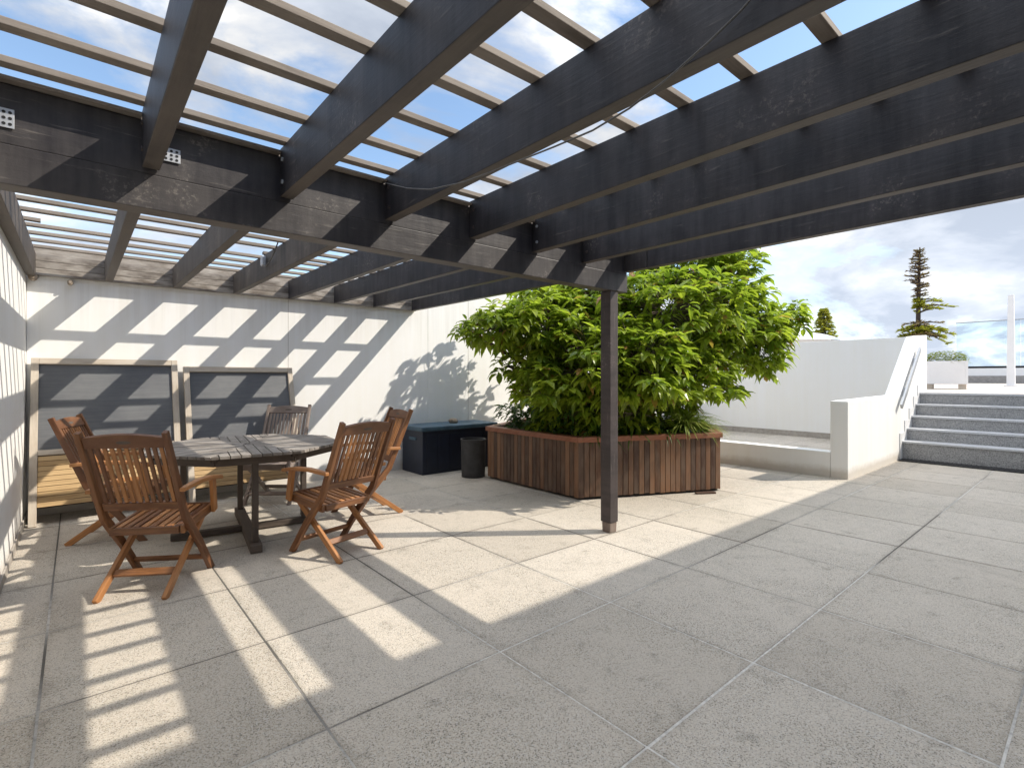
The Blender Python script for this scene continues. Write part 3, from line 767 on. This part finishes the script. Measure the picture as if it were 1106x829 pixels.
# ------------------------------------------------------------------ table
tb = thing('garden_table', 'octagonal weathered grey slatted garden table on a dark cross base', 'table', (TC.x, TC.y, 0))
TZ, TR = .77, .80
rot = -math.atan2(.13, .99)
def clip(poly, nx, ny, c):
    out = []
    for i in range(len(poly)):
        a, b = poly[i-1], poly[i]; da, db = nx*a[0]+ny*a[1]-c, nx*b[0]+ny*b[1]-c
        if (da <= 0) != (db <= 0):
            t = da/(da-db); out.append((a[0]+(b[0]-a[0])*t, a[1]+(b[1]-a[1])*t))
        if db <= 0: out.append(b)
    return out
mb = MB()
for k in range(8):
    ang = rot + k*math.pi/4; ca, sa = math.cos(ang), math.sin(ang)
    Mr = Matrix(((ca, -sa, 0, TC.x), (sa, ca, 0, TC.y), (0,0,1,0), (0,0,0,1)))
    w = .072
    for j in range(-5, 6):
        y0, y1 = j*w-w/2+.0035, j*w+w/2-.0035
        poly = [(.03, y0), (TR*math.cos(math.pi/8), y0), (TR*math.cos(math.pi/8), y1), (.03, y1)]
        t = math.tan(math.pi/8)
        poly = clip(poly, -t, 1, -.003); poly = clip(poly, -t, -1, -.003) if poly else poly
        if len(poly) < 3: continue
        n = len(poly); r = random.random()
        V = [Mr @ Vector((p[0], p[1], TZ-.022)) for p in poly] + [Mr @ Vector((p[0], p[1], TZ+random.uniform(-.001, .001))) for p in poly]
        F = [tuple(range(n-1, -1, -1)), tuple(range(n, 2*n))] + [(i, (i+1) % n, n+(i+1) % n, n+i) for i in range(n)]
        pu = [(p[0]+r*31, p[1]) for p in poly]
        U = [pu[::-1], pu] + [[pu[i], pu[(i+1) % n], (pu[(i+1) % n][0], pu[(i+1) % n][1]+.02), (pu[i][0], pu[i][1]+.02)] for i in range(n)]
        mb.add(V, F, U, r)
mb.build('tabletop', M['table_wood'], tb, .002)
mb = MB()
def oct_(r, k): a = rot+math.pi/8+k*math.pi/4; return Vector((TC.x+r*math.cos(a), TC.y+r*math.sin(a), 0))
for k in range(8):
    p, q = oct_(TR-.09, k), oct_(TR-.09, k+1); mb.bar(p+Vector((0,0,TZ-.055)), q+Vector((0,0,TZ-.055)), .025, .062)
for k in range(4):
    a = rot+math.pi/8+k*math.pi/4; d = Vector((math.cos(a), math.sin(a), 0))*(TR-.06)
    mb.bar(Vector((*TC, TZ-.035))-d+Vector((0,0,-.0005*k)), Vector((*TC, TZ-.035))+d+Vector((0,0,-.0005*k)), .05, .024)
mb.build('apron', M['table_under'], tb, .003)
ay = Vector((-math.sin(rot), math.cos(rot), 0)); ax = Vector((math.cos(rot), math.sin(rot), 0)); c0 = Vector((*TC, 0))
for d, hl, z in ((ay, .69, .035), (ax, .56, .036)):
    mb = MB(); mb.bar(c0-d*hl+Vector((0,0,z)), c0+d*hl+Vector((0,0,z)), .085 if d is ay else .06, .066 if d is ay else .05); mb.build('foot_runner', M['table_under'], tb, .006)
    for s in (-1, 1):
        mb = MB(); p = c0+d*(s*(hl-.09)); mb.bar(p+Vector((0,0,z+.034)), p+Vector((0,0,TZ-.087)), .062, .045, ax); mb.build('leg', M['table_under'], tb, .004)

# ------------------------------------------------------------------ upper terrace furniture
def img_box(u0, u1, vb, vt, F): return at_depth(u0, vb, F), at_depth(u1, vt, F)
# white planter box at stair top
c = at_depth(1020, 420, 11.9); 
pw = thing('planter_box', 'white square planter box on wooden feet at the top of the steps', 'planter', (c.x, c.y, 1.08))
rb = Matrix.Rotation(math.radians(8), 4, 'Z')
def lbox(mb, c, lo, hi, R):
    n0 = len(mb.v); mb.box(lo, hi)
    for i in range(n0, len(mb.v)): p = R @ Vector(mb.v[i]); mb.v[i] = (p.x+c.x, p.y+c.y, p.z+1.08)
cc = Vector((c.x+.45, c.y+.05, 0))
mb = MB()
for lo, hi in (((-.40, -.40, .12), (.40, -.36, .66)), ((-.40, .36, .12), (.40, .40, .66)), ((-.40, -.359, .12), (-.36, .359, .66)), ((.36, -.359, .12), (.40, .359, .66)), ((-.359, -.359, .121), (.359, .359, .15))): lbox(mb, cc, lo, hi, rb)
mb.build('box_shell', M['white_gloss'], pw, .004)
mb = MB(); lbox(mb, cc, (-.358, -.358, .15), (.358, .358, .60), rb); mb.build('soil', M['soil'], pw)
for sx in (-1, 1):
    for sy in (-1, 1):
        mb = MB(); lbox(mb, cc, (sx*.3-.07, sy*.3-.07, 0), (sx*.3+.07, sy*.3+.07, .119), rb); mb.build('foot', M['frame_wood'], pw, .003)
mb = MB(); rg = random.Random(21)
for i in range(900):
    x, y = rg.uniform(-.38, .38), rg.uniform(-.38, .38); z = rg.uniform(.0, 1)*(.30-.5*(x*x+y*y)); an = rg.uniform(0, 6.28)
    leaf(mb, Vector((cc.x+x, cc.y+y, 1.08+.60+max(z, 0))), Vector((math.cos(an), math.sin(an), rg.uniform(0, .9))), Vector((0,0,1)), rg.uniform(.05, .10), .03, .4, rg.random())
tag(mb.build('shrub', M['hedge']), 'low yellow-green shrub growing in the white planter box', 'shrub')
# white post
c = at_z(1092, 416.8, 1.08)
mb = MB(); mb.bar((c.x, c.y, 1.08), (c.x, c.y, 4.0), .20, .20, (0,1,0), taper=.7); mb.box((c.x-.16, c.y-.16, 1.081), (c.x+.16, c.y+.16, 1.10))
tag(mb.build('white_post', M['white_gloss'], None, .01), 'slim tall white post standing on the upper terrace by the glass screen', 'post')
# glass balustrade on parapet
GX = 33.0; y0, y1 = at_x(1032, 400, GX).y, -12.0
gb = thing('glass_balustrade', 'clear glass wind screen on a white parapet at the terrace edge', 'balustrade', (GX, 1, 1.08))
mb = MB(); mb.box((GX, y1, 1.08), (GX+.25, 12, 1.44)); mb.build('base_kerb', M['kerb_grey'], gb)
mb = MB(); mb.box((GX+.03, y1, 1.441), (GX+.22, 12, 1.80)); mb.build('parapet', M['white_gloss'], gb)
mb = MB(); mb.box((GX+.05, y1, 1.801), (GX+.2, y0, 1.90)); mb.build('glass_channel', M['black'], gb)
yy = y0; 
while yy > y1+2:
    mb = MB(); mb.box((GX+.11, yy-2.26, 1.85), (GX+.13, yy-.02, 4.02)); mb.build('glass_pane', M['glass'], gb); yy -= 2.28
mb = MB(); mb.box((GX+.09, y1, 4.021), (GX+.15, y0, 4.06)); mb.build('top_rail', M['steel'], gb)

# distant curved white roof
c = at_depth(850, 385, 30)
rf = thing('domed_pavilion', 'low white curved roof just showing above the retaining wall', 'pavilion', (c.x, c.y, -3.6))
mb = MB(); R0 = 3.0; topz = HC+(HOR-358.8)/FPX*30; prof = [(0, topz+3.6)]
prof = [(2.4*math.sin(a_), topz - .62*(1-math.cos(a_))/(1-math.cos(1.2)) - 0) for a_ in [i*.1 for i in range(0, 13)]]
mb.lathe([(p[0]*1.25, p[1]) for p in prof], (c.x, c.y, 0), 40); mb.build('roof', M['white_gloss'], rf, 0, True)
mb = MB(); mb.lathe([(2.2, -3.6), (2.2, topz-.5)], (c.x, c.y, 0), 40); mb.build('wall', M['white_gloss'], rf, 0, True)

# conifers --------------------------------------------------------
def spray(mb, p0, p1, n, Lm, rng, r0=.0, r1=1.0):
    """needle tufts along a branch"""
    ax_ = (p1-p0); L = ax_.length; ax_.normalize(); sd = ax_.cross(Vector((0,0,1))).normalized()
    for i in range(n):
        t = rng.uniform(.15, 1.0); q = p0.lerp(p1, t)
        s = rng.choice((-1, 1)); d = ax_*rng.uniform(.3, 1.0)+sd*s*rng.uniform(.2, 1.0)+Vector((0,0,rng.uniform(-.1, .55)))
        leaf(mb, q, d, Vector((rng.uniform(-1, 1), rng.uniform(-1, 1), 1)), Lm*rng.uniform(.6, 1.3), Lm*.34, rng.uniform(-.3, .4), rng.uniform(r0, r1))
rg = random.Random(9)
F1 = 28.0; k1 = F1/FPX
rt3 = Vector((AX[0], BX[0], 0)); fw3 = Vector((AX[1], BX[1], 0))
base = at_depth(992, 407, F1); 
cf = thing('conifer_tree', 'gaunt half-bare conifer with browning top and green lower tiers beyond the stair wall', 'tree', (base.x, base.y, -3.6))
tk = MB(); topc = at_depth(993.5, 267, F1)
tk.tube([Vector((base.x, base.y, -3.6)), at_depth(991.5, 370, F1), at_depth(992, 320, F1), topc], [.22, .12, .10, .03], 8)
nb_, ng_ = MB(), MB()
def tier(vv, reach_l, reach_r, droop, mbn, n, dens, Lm, r0=0, r1=.92):
    for i in range(n):
        an = 2*math.pi*(i+rg.uniform(-.3, .3))/n
        cx_, sx_ = math.cos(an), math.sin(an)
        reach = (reach_r if cx_ > 0 else reach_l)*k1*rg.uniform(.5, 1.15)
        if abs(cx_) < .4: reach *= .8
        p0 = at_depth(992.5, vv+rg.uniform(-2, 2), F1); p1 = p0 + rt3*cx_*reach + fw3*sx_*reach*.8 + Vector((0,0,-droop*reach))
        mid = (p0+p1)/2+Vector((0,0,.06*reach))
        tk.tube([p0, mid, p1], [.05, .035, .012], 4, False)
        spray(mbn, p0, mid, int(dens*.25), Lm, rg, r0, r1); spray(mbn, mid, p1, int(dens*.65), Lm, rg, r0, r1)
for vv, l, r in ((272, 3, 4), (277, 5, 5), (282, 7, 7), (287, 9, 9), (292, 11, 10), (297, 13, 12), (302, 14, 13), (307, 9, 11), (313, 4, 9)):
    tier(vv, l, r, -.12, nb_, 8, 13, .20)
tier(318, 4, 10, .0, nb_, 5, 14, .22); tier(325, 3, 22, .05, ng_, 7, 34, .26); tier(330, 3, 30, .12, ng_, 8, 44, .28); tier(338, 3, 26, -.25, ng_, 4, 10, .24)
tier(350, 14, 24, .08, nb_, 7, 18, .26, .5, .92); tier(353, 16, 32, .22, ng_, 11, 40, .28); tier(358, 17, 38, .32, ng_, 11, 40, .28); tier(361, 18, 26, .1, nb_, 8, 30, .28)
tk.build('trunk', M['conifer_bark'], cf, 0, True)
nb_.build('upper_crown', M['needle_brown'], cf); ng_.build('lower_crown', M['needle'], cf)
F2 = 31.0; k2 = F2/FPX
base = at_depth(890, 407, F2)
sf2 = thing('conifer_tree', 'small full green conifer showing above the retaining wall beside the curved roof', 'tree', (base.x, base.y, -3.6))
tk = MB(); nd = MB(); tk.tube([Vector((base.x, base.y, -3.6)), at_depth(890, 370, F2), at_depth(890, 333, F2)], [.2, .14, .02], 8)
for i in range(22):
    vv = 333+i*2.6; reach = (1.5+15.5*(i/20.)**.85)*k2
    for j in range(9):
        an = rg.uniform(0, 6.28); rr = reach*rg.uniform(.75, 1.12); p0 = at_depth(890, vv, F2)
        p1 = p0+rt3*math.cos(an)*rr+fw3*math.sin(an)*rr+Vector((0,0,.12*rr-.1))
        tk.tube([p0, p1], [.025, .008], 4, False); spray(nd, p0, p1, 16+int(20*i/20), .24, rg, 0, .95)
tk.build('trunk', M['conifer_bark'], sf2, 0, True); nd.build('crown', M['needle'], sf2)

# ------------------------------------------------------------------ light, sky
S = Vector((1.036, -.79, 1.164)).normalized()
sun = bpy.data.lights.new('sun', 'SUN'); sun.energy = 2.0; sun.angle = math.radians(.5); sun.color = (1, .92, .80)
so_ = bpy.data.objects.new('sun', sun); COL.objects.link(so_); so_.rotation_euler = S.to_track_quat('Z', 'Y').to_euler(); so_.location = S*50
w = bpy.data.worlds.new('World'); sc.world = w; w.use_nodes = True
t = w.node_tree; t.nodes.clear()
N = lambda ty, **k: [x := t.nodes.new(ty), [setattr(x, a, b) for a, b in k.items()]][0]
Lk = t.links.new
out = N('ShaderNodeOutputWorld'); bg = N('ShaderNodeBackground'); bg.inputs['Strength'].default_value = .15; Lk(bg.outputs[0], out.inputs[0])
sky = N('ShaderNodeTexSky', sky_type='NISHITA'); sky.sun_disc = False
sky.sun_elevation = math.asin(S.z); sky.sun_rotation = math.atan2(S.x, S.y); sky.altitude = 0; sky.air_density = 1.0; sky.dust_density = .6; sky.ozone_density = 1.5
tc = N('ShaderNodeTexCoord'); sep = N('ShaderNodeSeparateXYZ'); Lk(tc.outputs['Generated'], sep.inputs[0])
def MT(op, a, b=0.0, clamp=False):
    x = N('ShaderNodeMath', operation=op, use_clamp=clamp)
    for i, v in ((0, a), (1, b)):
        if isinstance(v, (int, float)): x.inputs[i].default_value = v
        else: Lk(v, x.inputs[i])
    return x.outputs[0]
den = MT('ADD', MT('MAXIMUM', sep.outputs[2], 0.0), .34)
px_ = MT('DIVIDE', sep.outputs[0], den); py_ = MT('DIVIDE', sep.outputs[1], den)
cmb = N('ShaderNodeCombineXYZ'); Lk(px_, cmb.inputs[0]); Lk(py_, cmb.inputs[1]); Lk(MT('MULTIPLY', sep.outputs[2], 1.5), cmb.inputs[2])
def NZ(vec, s, d, r=.55, off=(0,0,0), dist=0.0):
    mp = N('ShaderNodeMapping'); mp.inputs['Location'].default_value = off; Lk(vec, mp.inputs[0])
    x = N('ShaderNodeTexNoise'); x.inputs['Scale'].default_value = s; x.inputs['Detail'].default_value = d; x.inputs['Roughness'].default_value = r; x.inputs['Distortion'].default_value = dist
    Lk(mp.outputs[0], x.inputs['Vector']); return x.outputs[0]
def RP(f, stops):
    x = N('ShaderNodeValToRGB'); e = x.color_ramp.elements
    while len(e) < len(stops): e.new(.5)
    for k, (p, c) in enumerate(stops): e[k].position = p; e[k].color = (*c, 1) if isinstance(c, tuple) else (c, c, c, 1)
    Lk(f, x.inputs[0]); return x.outputs[0]
n1 = NZ(cmb.outputs[0], 1.35, 10, .60, (3.3, 1.7, 0), .3)
n2 = NZ(cmb.outputs[0], 2.6, 8, .56, (8.1, 4.2, 2), .2)
low = RP(sep.outputs[2], [(.0, 1.0), (.45, 0.0)])
high = RP(sep.outputs[2], [(.74, 0.0), (.90, 1.0)])  # extra cloud cover overhead, added out of view to fill the shade
cov = RP(MT('ADD', MT('ADD', n1, MT('MULTIPLY', low, .20)), MT('MULTIPLY', high, .16)), [(.49, 0.0), (.60, 1.0)])
shade0 = RP(MT('ADD', n2, MT('MULTIPLY', low, -.06)), [(.36, (.95, 1.07, 1.28)), (.48, (1.3, 1.40, 1.58)), (.56, (1.75, 1.76, 1.78)), (.64, (2.6, 2.52, 2.38))])
gain = RP(sep.outputs[2], [(.15, .235), (.45, .165), (.62, .20), (.75, .36), (.88, .60)])  # clouds brighten steeply overhead, added as unseen fill light
vm = N('ShaderNodeVectorMath', operation='SCALE'); Lk(shade0, vm.inputs[0]); Lk(MT('MULTIPLY', gain, 7.4), vm.inputs['Scale']); shade = vm.outputs[0]
mx = N('ShaderNodeMix', data_type='RGBA'); Lk(cov, mx.inputs[0]); sv = N('ShaderNodeVectorMath', operation='MULTIPLY'); Lk(sky.outputs[0], sv.inputs[0]); sv.inputs[1].default_value = (.68, .68, .65); Lk(sv.outputs[0], mx.inputs[6]); Lk(shade, mx.inputs[7])
Lk(mx.outputs[2], bg.inputs[0])

# ------------------------------------------------------------------ camera
cam = bpy.data.cameras.new('camera'); co = bpy.data.objects.new('camera', cam); COL.objects.link(co)
co.location = (0, 0, HC)
fwd = Vector((AX[1], BX[1], 0))
co.rotation_euler = fwd.to_track_quat('-Z', 'Y').to_euler()
cam.sensor_fit = 'HORIZONTAL'; cam.sensor_width = 36; cam.lens = 36*FPX/1106
cam.shift_y = -(414.5-HOR)/1106; cam.shift_x = 0
cam.clip_end = 2000; cam.clip_start = .05
sc.camera = co
sc.view_settings.view_transform = 'Standard'; sc.view_settings.look = 'None'; sc.view_settings.gamma = 1; sc.view_settings.use_curve_mapping = False
sc.view_settings.exposure = 1.42
sc.cycles.max_bounces = 8; sc.cycles.diffuse_bounces = 4; sc.cycles.transparent_max_bounces = 12
sc.cycles.use_denoising = True
